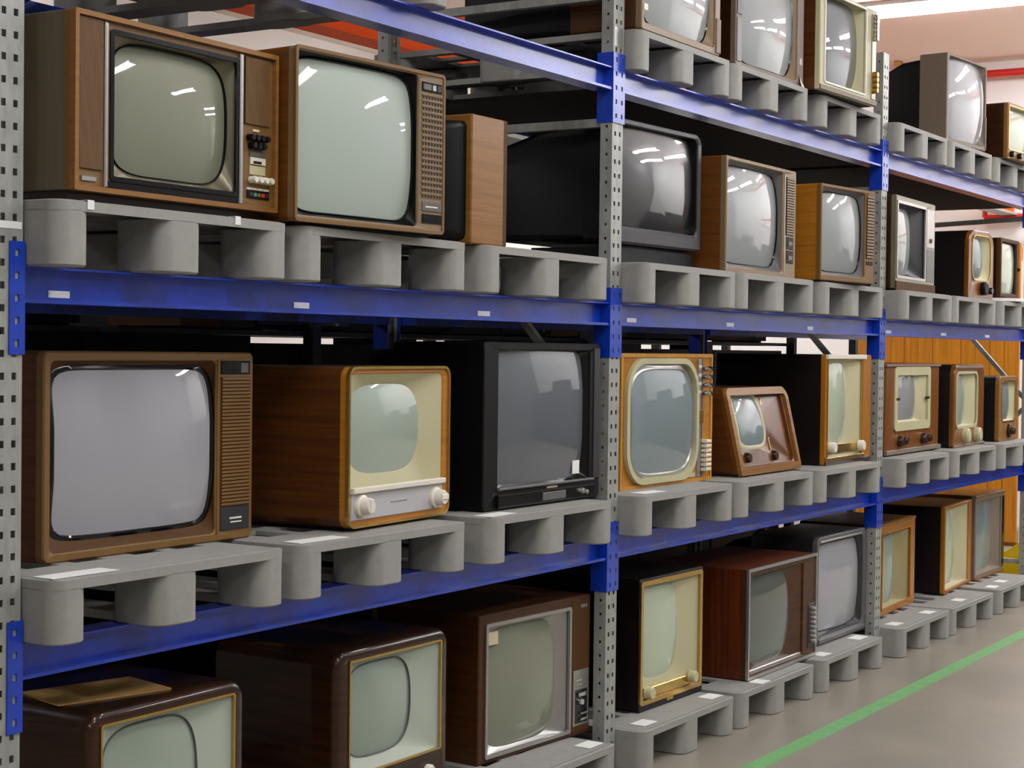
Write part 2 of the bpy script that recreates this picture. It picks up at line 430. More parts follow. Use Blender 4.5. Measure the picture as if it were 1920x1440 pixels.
P_ = [
 ('F', .0, -.115, 'grey plastic pallet on the floor under the nearest dark polished set, out of view'),
 ('F', .88, -.115, 'grey plastic pallet on the floor under the second dark polished set, out of view'),
 ('F', 1.812, -.115, 'grey floor pallet under the set with a tan paper note on its screen'),
 ('F', 2.81, -.115, 'grey floor pallet under the black set with gold framed pale screen'),
 ('F', 3.66, -.115, 'grey floor pallet under the reddish wood set with dark screen'),
 ('F', 4.547, -.115, 'grey floor pallet under the dark grey set with large pale tube'),
 ('F', 5.603, -.115, 'grey floor pallet under the amber framed set just right of a post'),
 ('F', 6.425, -.115, 'grey floor pallet under the deep dark sided set with cream front'),
 ('F', 7.33, -.115, 'last grey floor pallet on the right, under the grey fronted amber sided set'),
 ('C', .01, -.1, 'grey pallet under the large brown set with lavender grey screen'),
 ('C', .868, -.1, 'grey pallet under the walnut set with white control bar'),
 ('C', 1.793, -.1, 'grey pallet under the large black set with a white sticker'),
 ('C', 2.757+.045, -.1, 'grey pallet under the light oak set with oval screen'),
 ('C', 3.658, -.1, 'grey pallet under the small sloping wooden set'),
 ('C', 4.527-.01, -.1, 'grey pallet under the black cased set with cream front and two knobs'),
 ('C', 5.60, -.1, 'grey pallet under the cube shaped wooden set with cream screen surround'),
 ('C', 6.483, -.1, 'grey pallet under the dark sided set with two big cream knobs'),
 ('C', 7.383, -.1, 'grey pallet under the smallest wooden set at the right picture edge'),
 ('B', .01, -.1, 'grey pallet under the wide set with speaker grilles both sides'),
 ('B', .852, -.1, 'grey pallet under the set with mint screen and dotted speaker panel'),
 ('B', 1.741, -.1, 'grey pallet under the set turned sideways showing its wood flank'),
 ('B', 2.748+.055, -.1, 'grey pallet under the charcoal set with mirror like screen on a black stand'),
 ('B', 3.624, -.1, 'grey pallet under the teak set with slotted right panel'),
 ('B', 4.524-.01, -.1, 'grey pallet under the smaller teak set left of the third post'),
 ('B', 5.60, -.1, 'grey pallet under the grey metal fronted set with deep surround'),
 ('B', 6.42, -.1, 'grey pallet under the round topped wooden set with upright oval screen'),
 ('B', 7.30, -.1, 'grey pallet under the dark set on a white turntable at the right edge'),
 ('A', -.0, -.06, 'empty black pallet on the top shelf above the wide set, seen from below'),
 ('A', .80, -.06, 'empty grey pallet on the top shelf above the dotted panel set, seen from below'),
 ('A', 2.805, -.06, 'grey top shelf pallet under the beige set right of the second post'),
 ('A', 3.625, -.06, 'grey top shelf pallet under the set with a large pale bulging screen'),
 ('A', 4.555, -.06, 'grey top shelf pallet under the cream framed wooden set'),
 ('A', 5.60, -.06, 'grey top shelf pallet under the taupe set with black rear housing'),
 ('A', 6.43, -.06, 'grey top shelf pallet second from the far end of the shelf'),
 ('A', 7.30, -.06, 'grey top shelf pallet last on the right under the dark wood sided set'),
]
for a in P_: pallet(*a)
# white cards on the pallets
CARDS = [('C', .12, -.05, .2, 'beside the large brown set'), ('C', .99, -.05, .2, 'in front of the walnut set with white control bar'),
 ('C', 1.885, -.055, .16, 'in front of the large black set'), ('C', 2.96, -.04, .16, 'in front of the light oak set'),
 ('F', 2.53, -.043, .1, 'in front of the set with a tan note'), ('F', 2.951, -.04, .1, 'left on the pallet of the gold framed black set'),
 ('F', 3.535, -.036, .1, 'right on the pallet of the gold framed black set'), ('F', 3.93, -.075, .09, 'in front of the reddish wood set'),
 ('F', 4.697, -.046, .1, 'left in front of the dark grey pale tube set'), ('F', 5.23, -.021, .12, 'right in front of the dark grey pale tube set'),
 ('F', 5.743, -.026, .11, 'left in front of the amber framed set'), ('F', 6.225, -.04, .11, 'right in front of the amber framed set'),
 ('F', 6.78, -.037, .11, 'in front of the deep dark sided set'), ('F', 7.439, -.036, .11, 'left on the last floor pallet'),
 ('F', 7.716, -.011, .11, 'right on the last floor pallet')]
for L, x, y, w, d in CARDS:
    o = MB().box(-w/2, w/2, -.032, .032, 0, .0015).build('paper_card', M['white'])
    o.location = (x, y, PT[L]+.0004); o.rotation_euler = (0, 0, R(random.uniform(-4, 4)))
    tag(o, 'white card lying on grey pallet ' + d, 'card', 'white cards on the pallets')

for x, d in ((.105, 'left under the wide set'), (.60, 'right under the wide set')):
    o = MB().box(-.01, .01, -.0015, 0, -.004, .016).box(-.01, .01, -.0015, .02, .016, .0172).build('paper_tag', M['white']); o.location = (x, -.1005, PT['B']-.0155)
    tag(o, 'tiny white tag bent over the pallet edge, ' + d, 'tag', 'white tags on a pallet edge')

# ------------------------------------------------------------------ televisions
def tv(pose, label, cab, D, op, scr, glassm, fr=None, mask=None, r=.012, rt=None, ro=.012, rec=.012, n=5, sy=.02, bul=.03,
       gas=None, trim=None, otrim=None, back=None, ops=(), lean=0, name='television', yF=.025, e=.004):
    X, Y, Z, yw, w, h = pose
    t = empty(name, (X, Y, Z), R(yw)); tag(t, label, 'television', 'old televisions on the rack')
    rt = r if rt is None else rt
    tf = None
    if lean:
        def tf(x, y, z):
            k = max(0, min(1, z/h))
            return (x, y+lean*k**1.6*(1-max(0, min(1, y/D))), z)
    bld = lambda b, nm, m, par=t, **kw: b.build(nm, m, par, tf=tf, **kw)
    u0, u1, v0, v1 = op[0]*w, op[1]*w, op[2]*h, op[3]*h
    rnd = [(e*(1-math.cos(R(a_))), e*(1-math.sin(R(a_)))) for a_ in ((0, 30, 60, 90) if e > .006 else (0, 90))]
    yF = max(yF, e+.004)
    outer = rr(0, w, 0, h, r, rt)
    b = MB().loft([at_y(rr(.004, w-.004, .004, h-.004, r, rt), D), at_y(outer, D-.004), at_y(outer, yF)], True, False)
    bld(b, 'cabinet', cab)
    b = MB().loft([at_y(outer, yF), *[at_y(rr(q_, w-q_, q_, h-q_, max(.002, r-q_), max(.002, rt-q_)), y_) for q_, y_ in rnd],
                   at_y(rr(u0-.003, u1+.003, v0-.003, v1+.003, ro), 0), at_y(rr(u0, u1, v0, v1, ro), .003), at_y(rr(u0, u1, v0, v1, ro), rec)])
    bld(b, 'front_frame', fr or cab)
    s0, s1, t0, t1 = scr[0]*w, scr[1]*w, scr[2]*h, scr[3]*h
    cx, cz, a, c = (s0+s1)/2, (t0+t1)/2, (s1-s0)/2, (t1-t0)/2
    ys = lambda x, z: sy+bul*.5*(((x-cx)/a)**2+((z-cz)/c)**2)
    edge = se(s0, s1, t0, t1, n)
    gk = gas[1] if gas else 1.012
    go = se(s0, s1, t0, t1, n, gk)
    gy = min(ys(x, z) for x, z in edge)
    mid = [tuple((p[i]+q[i])/2 for i in (0, 1)) for p, q in zip(rr(u0, u1, v0, v1, ro), go)]
    outl = at_y(rr(u0, u1, v0, v1, ro), rec-.0005)
    go3 = [(x, ys(x, z)-(.004 if gas else .0), z) for x, z in go]
    midl = [((p[0]+q[0])/2, (p[1]+q[1])/2+.0, (p[2]+q[2])/2) for p, q in zip(outl, go3)]
    bld(MB().loft([outl, midl, go3]), 'screen_mask', mask or fr or cab, sharp=50)
    if gas:
        gi = [(x, ys(x, z)+.003, z) for x, z in edge]
        gm = [((p[0]+q[0])/2, min(p[1], q[1])-.004, (p[2]+q[2])/2) for p, q in zip(go3, gi)]
        bld(MB().loft([go3, gm, gi]), 'screen_surround', gas[0], sharp=60)
    loops = []
    for k in (1.015, .97, .9, .78, .62, .42, .2, .04):
        loops.append([(x, ys(x, z), z) for x, z in se(s0, s1, t0, t1, n+(2-n)*(1-min(1, k))*.8, k)])
    bld(MB().loft(loops, False, True), 'screen', glassm, sharp=80)
    def ring(lo, li, y0, y1):   # raised band between two loops
        return MB().loft([at_y(lo, y1), at_y(lo, y0), at_y(li, y0), at_y(li, y1)])
    if trim:
        m, wd, pr = trim
        bld(ring(rr(u0-wd/2, u1+wd/2, v0-wd/2, v1+wd/2, ro+wd/2), rr(u0+wd/2, u1-wd/2, v0+wd/2, v1-wd/2, max(.003, ro-wd/2)), -pr, .004), 'trim', m)
    if otrim:
        m, wd, pr = otrim
        bld(ring(rr(-.001, w+.001, -.001, h+.001, r, rt), rr(wd, w-wd, wd, h-wd, max(.002, r-wd), max(.002, rt-wd)), -pr, .006), 'trim', m)
    if back:
        m, ins, dep = back[:3]; ti = back[3] if len(back) > 3 else .25
        bld(MB().loft([at_y(rr(ins, w-ins, ins*.6, h-ins, .02), D-.001), at_y(rr(ins*1.3, w-ins*1.3, ins*.6, h-ins*1.4, .03), D+dep*.45),
                       at_y(rr(w*ti, w*(1-ti), ins, h*(1-ti*1.1), .03), D+dep)], True, True), 'back_cover', m)
    panels = []
    def par_of(u, v):
        for a0, a1, b0, b1, o in panels[::-1]:
            if a0 <= u <= a1 and b0 <= v <= b1: return o
        return t
    for q in ops:
        k = q[0]
        if k == 'P':      # raised or sunken plate
            _, nm, m, a0, a1, b0, b1, y, th = q[:9]
            small = nm in ('knob', 'button', 'badge', 'lamp_strip', 'dial')
            o = bld(MB().bbox(a0*w, a1*w, y, y+th, b0*h, b1*h, min(.0025, th*.3)), nm, M[m], par_of((a0+a1)/2, (b0+b1)/2) if small else t)
            if nm in ('sticker', 'paper_note'): o['label'] = 'white sticker' if nm == 'sticker' else 'tan paper note'
            if 'panel' in nm or nm in ('control_strip', 'display', 'front_flap', 'side_strip'): panels.append((a0, a1, b0, b1, o))
        elif k == 'K':    # round knob
            _, nm, m, u, v, rad, ln, y = q[:8]
            b = MB(); cxx, czz = u*w, v*h
            ring_ = lambda rr_, yy: [(cxx+rr_*math.cos(2*math.pi*i/18), yy, czz+rr_*math.sin(2*math.pi*i/18)) for i in range(18)]
            b.loft([ring_(rad, y), ring_(rad, y-ln*.75), ring_(rad*.82, y-ln), ring_(rad*.3, y-ln)], True, True)
            bld(b, nm, M[m], par_of(u, v))
        elif k == 'G':    # speaker grille: backing with bars
            _, d, m, m2, a0, a1, b0, b1, num, y = q[:10]
            b = MB(); b.m = 1; b.box(a0*w, a1*w, y+.003, y+.008, b0*h, b1*h); b.m = 0
            for i in range(num):
                if d == 'v':
                    st = (a1-a0)*w/num; b.box(a0*w+st*(i+.18), a0*w+st*(i+.82), y, y+.004, b0*h, b1*h)
                else:
                    st = (b1-b0)*h/num; b.box(a0*w, a1*w, y, y+.004, b0*h+st*(i+.18), b0*h+st*(i+.82))
            bld(b, 'speaker_grille', [M[m], M[m2]])
        elif k == 'D':    # speaker panel with rows of round holes (dark dimples on ridges)
            _, m, m2, a0, a1, b0, b1, nx, nz_, y = q[:10]
            b = MB(); b.box(a0*w, a1*w, y, y+.006, b0*h, b1*h)
            sx, sz = (a1-a0)*w/nx, (b1-b0)*h/nz_
            for i in range(nx):
                for j in range(nz_):
                    px, pz = a0*w+sx*(i+.5), b0*h+sz*(j+.5); rad = min(sx, sz)*.36
                    b.m = 0; b.box(px-sx*.46, px+sx*.46, y-.0022, y, pz+sz*.18, pz+sz*.44)
                    b.m = 1
                    cir = lambda q_, yy: [(px+q_*math.cos(2*math.pi*e_/10), yy, pz-sz*.12+q_*math.sin(2*math.pi*e_/10)) for e_ in range(10)]
                    b.loft([cir(rad, y-.0006), cir(rad*.6, y-.0012)], False, True)
            bld(b, 'speaker_grille', [M[m], M[m2]])
        elif k == 'F':    # feet / plinth : z below 0
            _, nm, m, a0, a1, y0, y1, z0, z1 = q
            bld(MB().box(a0*w, a1*w, y0, y1, z0, z1), nm, M[m])
    return t

# ---- shelf two from the top (B)
tv((.09, -.055, 1.87, .8, .715, .405), 'wide set with ribbed speaker grilles at both sides of an olive screen', M['walnutg'], .42,
   (.172, .79, .085, .92), (.212, .765, .135, .885), GL['olive'], fr=M['tanp'], mask=M['olive'], r=.004, ro=.006, rec=.006, n=5, sy=0.012, bul=.03,
   gas=(M['black'], 1.03), otrim=(M['tanw'], .011, .012), trim=(M['blackg'], .012, .004), ops=[
   ('G', 'v', 'grille', 'grilled', .02, .128, .125, .965, 22, -.006), ('P', 'badge', 'silver', .04, .105, .055, .085, -.004, .004),
   ('P', 'trim', 'silver', .135, .15, .03, .965, -.008, .01), ('P', 'trim', 'silver', .797, .814, .03, .965, -.008, .01),
   ('P', 'panel', 'blackg', .152, .795, .018, .07, -.002, .004),
   ('G', 'v', 'grille', 'grilled', .828, .965, .54, .955, 22, -.006), ('P', 'badge', 'paper', .875, .91, .495, .512, -.003, .003),
   *[('K', 'knob', 'black', .852+.028*i, .455, .0085, .02, 0) for i in range(4)],
   *[('K', 'knob', 'black', .862+.028*i, .405, .0085, .02, 0) for i in range(3)],
   ('P', 'button_panel', 'grey', .858, .945, .338, .372, -.004, .004), ('P', 'button_panel', 'ivory', .862, .945, .29, .335, -.004, .004),
   ('P', 'button', 'black', .876, .92, .296, .312, -.006, .004), ('P', 'dial', 'cream', .858, .945, .225, .282, -.003, .003),
   *[('K', 'knob', 'ivory', .866+.03*i, .192, .009, .022, 0) for i in range(4)],
   ('P', 'panel', 'ivory', .845, .968, .128, .142, -.003, .003), ('P', 'panel', 'black', .845, .968, .075, .126, -.003, .003),
   *[('P', 'lamp_strip', c, .858+.022*i, .875+.022*i, .088, .112, -.005, .003) for i, c in enumerate(('dark', 'teal', 'gold', 'redp', 'dark'))],
   ('F', 'plinth', 'bake', .02, .98, .03, .4, -.028, 0)])
tv((.815, -.105, 1.85, -5, .61, .455), 'wood set with big mint screen and dotted speaker panel, second on its shelf', M['teak'], .40,
   (.012, .815, .035, .975), (.028, .80, .07, .945), GL['mint'], fr=M['beige'], mask=M['black'], r=.014, ro=.015, rec=.01, n=9, sy=.004, bul=.035,
   gas=(M['blackg'], 1.035), otrim=(M['tanp'], .008, .003), ops=[
   ('D', 'beige', 'grilled', .832, .982, .215, .865, 7, 18, -.001), ('P', 'display', 'blackg', .832, .975, .878, .938, -.003, .004),
   ('P', 'button', 'grey', .838, .895, .888, .925, -.005, .004), ('P', 'button', 'silver', .905, .93, .888, .925, -.005, .004), ('P', 'button', 'dark', .938, .968, .888, .925, -.005, .004),
   ('P', 'badge', 'grey', .84, .982, .135, .195, -.003, .004), ('P', 'badge', 'ivory', .86, .95, .158, .168, -.004, .002),
   ('P', 'panel', 'blackg', .84, .982, .06, .118, -.003, .004), ('F', 'foot', 'black', .05, .95, .03, .36, -.008, 0)])
tv((1.90, -.075, 1.843, 90, .55, .395), 'set turned sideways so only its wood flank and black back show', M['tanw'], .205,
   (.05, .75, .08, .92), (.08, .72, .12, .88), GL['fog'], fr=M['brownp'], mask=M['black'], r=.006, back=(M['black'], .02, .2, .2),
   ops=[('K', 'knob', 'black', .88, .7, .015, .02, 0), ('K', 'knob', 'black', .88, .5, .015, .02, 0)])
tv((2.815, .055, 1.918, -3, .685, .46), 'charcoal set with dark mirror like screen on a black stand beside the second post', M['black'], .12,
   (.05, .955, .135, .955), (.055, .95, .14, .95), GL['char'], fr=M['dark'], mask=M['black'], r=.02, rt=.05, ro=.03, rec=.008, n=11, sy=.002, bul=.032,
   back=(M['black'], .02, .44, .14), ops=[('P', 'badge', 'silver', .47, .6, .055, .08, -.002, .003),
   ('F', 'stand', 'black', .03, .97, .02, .36, -.074, -.012), ('F', 'stand', 'dark', .1, .9, .05, .3, -.014, 0), ('P', 'panel', 'dark', .03, .97, .012, .115, -.006, .008)])
tv((3.584, -.051, 1.843, 0, .718, .466), 'teak set with bright grey screen and slotted panel, fifth on its shelf', M['teak'], .42,
   (.02, .80, .05, .965), (.045, .782, .095, .925), GL['fog'], fr=M['beige'], mask=M['grey'], r=.01, ro=.015, rec=.01, n=8, sy=.006, bul=.04,
   gas=(M['blackg'], 1.03), ops=[('G', 'h', 'beige', 'grilled', .845, .965, .40, .93, 22, -.006), ('P', 'button_panel', 'black', .86, .96, .27, .38, -.003, .003),
   ('P', 'button_panel', 'black', .86, .96, .14, .255, -.003, .003), ('P', 'button', 'grey', .88, .94, .30, .34, -.005, .003), ('P', 'button', 'grey', .88, .94, .17, .21, -.005, .003), ('P', 'trim', 'silver', .818, .828, .05, .95, -.003, .003)])
tv((4.5, -.09, 1.848, -7, .51, .43), 'smaller teak set with rounded grey screen, last before the third post', M['oakf'], .38,
   (.02, .82, .06, .965), (.05, .80, .105, .92), GL['fog'], fr=M['tanp'], mask=M['grey'], r=.008, ro=.015, rec=.01, n=7, sy=.006, bul=.035,
   gas=(M['blackg'], 1.025), ops=[('G', 'h', 'beige', 'grilled', .845, .975, .27, .95, 20, -.006), ('P', 'button', 'grilled', .85, .97, .2, .24, -.003, .003), ('F', 'foot', 'black', .05, .95, .03, .34, -.006, 0)])
tv((5.63, -.04, 1.852, 2, .69, .472), 'grey metal fronted set with deep dark surround, right of the third post', M['bake'], .40,
   (.03, .74, .13, .93), (.08, .56, .18, .88), GL['fog'], fr=M['olive'], mask=M['dark'], r=.006, ro=.008, rec=.008, n=6, sy=0.03, bul=.03,
   trim=(M['silver'], .014, .004), ops=[('P', 'control_panel', 'silver', .77, .97, .5, .93, -.003, .004), ('P', 'control_panel', 'grey', .77, .97, .12, .48, -.003, .004),
   ('P', 'base_rail', 'brownp', .0, 1.0, -.02, .085, -.006, .006), ('K', 'knob', 'grey', .87, .58, .012, .008, -.003)])
tv((6.85, -.04, 1.843, -4, .392, .388), 'round topped wooden set with tall oval screen and one dark knob', M['blackw'], .38,
   (.13, .87, .27, .93), (.2, .72, .31, .89), GL['blueg'], fr=M['honey'], mask=M['cream'], r=.02, rt=.09, ro=.06, rec=.004, n=3.5, sy=0.012, bul=.025,
   trim=(M['gold'], .006, .004), ops=[('K', 'knob', 'black', .55, .155, .038, .03, 0), ('K', 'knob', 'blackg', .78, .13, .02, .03, 0)])
tv((7.45, -.05, 1.872, 0, .40, .35), 'dark little set with pale screen on a white turntable at the right edge', M['bake'], .34,
   (.06, .86, .06, .93), (.08, .84, .08, .91), GL['pale'], fr=M['brownp'], mask=M['black'], r=.01, ro=.01, n=9, sy=.006, bul=.02,
   ops=[('K', 'knob', 'black', .93, .5, .01, .012, 0), ('F', 'foot', 'black', .1, .9, .04, .3, -.006, 0)])
o = empty('turntable', (7.655, .1, 1.8425)); tag(o, 'flat white round board under the last set on its shelf', 'board')
MB().cyl((0, 0, .004), (0, 0, .022), .235, n=40).build('top_disc', M['white'], o); MB().cyl((0, 0, 0), (0, 0, .004), .1, n=24).build('base', M['grey'], o)

# ---- shelf three (C)
tv((.18, .125, PT['C'], .7, .76, .504), 'large brown set with lavender grey screen beside the leftmost post', M['walnut'], .42,
   (.03, .80, .045, .955), (.062, .778, .12, .905), GL['lav'], fr=M['tanp'], mask=M['brownp'], r=.018, ro=.016, rec=0.006, n=10, sy=-0.012, bul=.04,
   gas=(M['blackg'], 1.075), ops=[('G', 'h', 'tanp', 'brownp', .825, .978, .185, .87, 36, -.006), ('P', 'display', 'blackg', .822, .978, .885, .955, -.003, .004),
   ('P', 'button', 'grey', .925, .965, .892, .945, -.005, .004), ('P', 'panel', 'dark', .825, .978, .055, .18, -.003, .004), ('P', 'badge', 'ivory', .87, .935, .112, .122, -.0045, .002), ('P', 'badge', 'ivory', .875, .935, .092, .1, -.0045, .002),
   ('P', 'lamp_strip', 'redp', .838, .85, .84, .85, -.003, .002), ('P', 'lamp_strip', 'redp', .838, .85, .80, .81, -.003, .002), ('P', 'trim', 'tanp', .805, .815, .04, .96, -.003, .003), ('F', 'foot', 'black', .04, .96, .02, .4, -.0, .006)])
tv((1.175, -.01, PT['C']+.01, 4.5, .575, .457), 'walnut set with cream screen surround and white control bar with two ivory knobs', M['walnut'], .44,
   (.03, .93, .07, .955), (.07, .74, .325, .885), GL['green'], fr=M['oakf'], mask=M['cream'], r=.035, ro=.02, rec=0.004, n=3.6, sy=0.008, bul=.03,
   otrim=(M['gold'], .007, .006), ops=[('P', 'control_panel', 'lgrey', .03, .93, .045, .225, -.004, .02), ('P', 'trim', 'ivory', .025, .935, .215, .25, -.016, .02),
   ('K', 'knob', 'ivory', .115, .135, .032, .012, -.004), ('K', 'knob', 'ivory', .115, .135, .024, .03, -.012), ('P', 'knob', 'ivory', .098, .132, .09, .18, -.045, .02),
   ('K', 'knob', 'ivory', .845, .125, .032, .012, -.004), ('K', 'knob', 'ivory', .845, .125, .024, .03, -.012), ('P', 'knob', 'ivory', .81, .88, .11, .148, -.045, .02),
   ('P', 'badge', 'silver', .40, .56, .13, .138, -.0055, .002), ('F', 'foot', 'black', .06, .94, .03, .4, -.01, 0)])
tv((1.912, .011, PT['C'], 0, .765, .545), 'large black set with slate screen and a white sticker in its corner', M['black'], .36,
   (.115, .90, .13, .955), (.125, .868, .15, .945), GL['slate'], fr=M['black'], mask=M['blackg'], r=.02, ro=.012, rec=.006, n=14, sy=.0, bul=.03,
   back=(M['black'], .02, .25, .2), ops=[('P', 'lower_ledge', 'grey', .11, .93, .118, .133, -.012, .014), ('P', 'side_strip', 'dark', .935, .99, .13, .97, -.003, .005),
   ('P', 'badge', 'paper', .52, .61, .098, .112, -.003, .003), ('P', 'front_flap', 'blackg', .1, .93, .015, .092, -.012, .012), ('P', 'button', 'grey', .46, .66, .028, .078, -.015, .006),
   ('K', 'knob', 'silver', .81, .06, .01, .01, -.012), ('K', 'knob', 'silver', .85, .05, .008, .008, -.012), ('K', 'knob', 'silver', .78, .065, .006, .008, -.012), ('P', 'sticker', 'white', .782, .842, .165, .25, .013, .004)])
tv((2.93, .065, PT['C'], 0, .79, .512), 'light oak set with big oval screen in a cream ring and right hand button strip', M['oak'], .40,
   (.05, .80, .05, .945), (.11, .765, .105, .875), GL['blueg'], fr=M['oakf'], mask=M['silver'], r=.004, ro=.13, rec=0.004, n=4.2, sy=-0.018, bul=.03,
   gas=(M['silver'], 1.06), trim=(M['cream'], .022, .016), otrim=(M['oak'], .014, .004), ops=[('P', 'control_strip', 'silver', .825, .865, .03, .96, -.006, .008), ('P', 'control_strip', 'dark', .866, .882, .03, .96, -.004, .006),
   *[('K', 'knob', 'chrome', .90, .885-.065*i, .011, .04, 0) for i in range(4)], ('P', 'badge', 'gold', .83, .885, .46, .56, -.009, .004),
   *[('P', 'button', 'ivory', .872, .93, .30-.037*i, .325-.037*i, -.03, .03) for i in range(7)], ('P', 'badge', 'cream', .73, .81, .035, .07, -.003, .003)])
tv((3.86, .0, PT['C']+.008, .8, .668, .362), 'small wooden set with sloping front and rounded frame around a little screen', M['walnut'], .40,
   (.06, .92, .10, .945), (.16, .54, .33, .885), GL['blueg'], fr=M['chest'], mask=M['chest'], r=.02, rt=.05, ro=.02, rec=.016, n=5, sy=.008, bul=.02, lean=.085,
   otrim=(M['tanw'], .03, .012), gas=(M['cream'], 1.2), ops=[('K', 'knob', 'bake', .2, .19, .022, .03, .03), ('K', 'knob', 'bake', .64, .18, .022, .03, .03),
   ('P', 'trim', 'gold', .60, .615, .24, .9, .018, .012), ('P', 'badge', 'gold', .3, .46, .17, .185, .024, .004), ('F', 'foot', 'bake', .02, .98, .01, .38, -.008, 0)])
tv((4.805, -.005, PT['C'], 1.6, .65, .517), 'black cased set with cream front, gold bars and two small ivory knobs', M['blackw'], .55,
   (.03, .78, .05, .955), (.06, .52, .19, .915), GL['pale'], fr=M['amber'], mask=M['cream'], r=.012, ro=.01, rec=0.006, n=3.6, sy=0.004, bul=.03,
   trim=(M['gold'], .008, .004), ops=[('P', 'top_rail', 'ivory', .0, .84, .958, 1.0, -.012, .014), ('P', 'control_panel', 'gold', .08, .70, .10, .185, .002, .012),
   ('K', 'knob', 'ivory', .10, .16, .026, .03, 0), ('K', 'knob', 'ivory', .73, .148, .026, .03, 0), ('P', 'lower_rail', 'gold', .0, .84, .04, .07, -.006, .008), ('P', 'plinth', 'bake', .0, 1.0, .0, .035, -.004, .006)])
tv((5.675, .015, PT['C']+.006, 1.5, .93, .468), 'cube shaped wooden set with square cream surround and dark twin knobs', M['walnut'], .40,
   (.17, .79, .30, .915), (.25, .58, .37, .875), GL['fog'], fr=M['honey'], mask=M['cream'], r=.004, ro=.006, rec=.004, n=10, sy=0.004, bul=.02,
   trim=(M['cream'], .045, .006), ops=[('K', 'knob', 'bake', .24, .14, .03, .03, 0), ('K', 'knob', 'bake', .31, .14, .022, .03, 0), ('K', 'knob', 'bake', .68, .14, .03, .03, 0), ('K', 'knob', 'bake', .76, .14, .022, .03, 0),
   ('P', 'badge', 'bake', .17, .23, .59, .62, -.008, .006), ('P', 'badge', 'bake', .72, .79, .59, .62, -.008, .006), ('P', 'top_edge', 'taupe', -.01, 1.01, .965, .985, -.01, .014),
   ('P', 'lower_trim', 'bake', .15, .8, .255, .275, -.004, .006), ('P', 'base_rail', 'taupe', -.01, 1.01, .0, .05, -.014, .016), ('F', 'foot', 'black', .03, .97, .01, .38, -.006, 0)])
tv((6.715, -.012, PT['C'], 3, .698, .466), 'round shouldered dark sided set with two big cream knobs under its screen', M['blackw'], .42,
   (.07, .76, .24, .905), (.08, .50, .27, .88), GL['green'], fr=M['honey'], mask=M['cream'], r=.02, rt=.07, ro=.05, rec=.008, n=4, sy=0.012, bul=.025,
   trim=(M['cream'], .014, .004), ops=[('K', 'knob', 'cream', .34, .135, .042, .035, 0), ('K', 'knob', 'cream', .72, .13, .042, .035, 0), ('P', 'top_band', 'taupe', .02, .95, .955, .985, -.006, .008), ('P', 'base_rail', 'taupe', .0, 1, 0, .03, -.008, .01)])
tv((7.61, -.01, PT['C'], 2, .48, .396), 'smallest wooden set with narrow screen and one dark control, at the right edge', M['blackw'], .36,
   (.12, .86, .30, .92), (.16, .70, .33, .89), GL['blueg'], fr=M['tanw'], mask=M['cream'], r=.02, rt=.05, ro=.05, rec=.006, n=5, sy=0.01, bul=.02,
   trim=(M['gold'], .008, .003), ops=[('K', 'knob', 'bake', .5, .155, .045, .02, 0), ('K', 'knob', 'bake', .5, .155, .025, .04, 0)])

# ---- floor row (F)
tv((.255, .05, .148, 0, .568, .495), 'nearest dark polished floor set with cardboard on top and pale green screen', M['bake'], .46,
   (.075, .915, .06, .93), (.11, .70, .13, .885), GL['sage'], fr=M['bake'], mask=M['creamg'], gas=(M['grey'], 1.025), e=.022, r=.03, rt=.055, ro=.006, rec=0.006, n=3.8, sy=0.008, bul=.03,
   trim=(M['gold'], .006, .004), ops=[('K', 'knob', 'ivory', .15, .03, .01, .01, 0), ])
tv((1.25, .08, .148, 0, .585, .495), 'second dark polished floor set with pale green screen, nothing on top', M['bake'], .46,
   (.11, .915, .24, .925), (.13, .675, .325, .88), GL['sage'], fr=M['bake'], mask=M['creamg'], gas=(M['grey'], 1.025), e=.022, r=.03, rt=.055, ro=.006, rec=0.006, n=3.8, sy=0.008, bul=.03,
   trim=(M['gold'], .006, .004), ops=[('K', 'knob', 'ivory', .2, .12, .02, .02, 0), ('K', 'knob', 'ivory', .8, .12, .02, .02, 0)])
tv((2.044, .104, .148, -4, .669, .498), 'brown floor set with chrome framed screen carrying a tan paper note', M['brown'], .44,
   (.06, .80, .045, .925), (.085, .70, .075, .885), GL['olive'], fr=M['brown'], mask=M['silver'], r=.004, ro=.004, rec=.006, n=5, sy=0.004, bul=.03,
   trim=(M['silver'], .012, .006), ops=[('P', 'side_panel', 'brownp', .825, .985, .03, .97, -.002, .004), ('P', 'badge', 'silver', .90, .96, .915, .94, -.004, .003), ('P', 'control_panel', 'silver', .835, .98, .07, .47, -.004, .005),
   ('P', 'button_panel', 'blackg', .85, .965, .09, .33, -.0055, .003), *[('P', 'button', 'chrome', .855+.028*i, .876+.028*i, .39, .41, -.008, .005) for i in range(4)], *[('P', 'button', 'chrome', .855+.028*i, .876+.028*i, .36, .375, -.008, .005) for i in range(4)],
   ('P', 'button', 'chrome', .87, .94, .28, .31, -.014, .01), ('K', 'knob', 'chrome', .89, .245, .012, .015, -.005), ('P', 'button', 'chrome', .89, .96, .15, .165, -.014, .01), ('P', 'button', 'chrome', .89, .96, .105, .125, -.014, .01), ('P', 'paper_note', 'paper', .09, .185, .78, .87, .012, .003)])
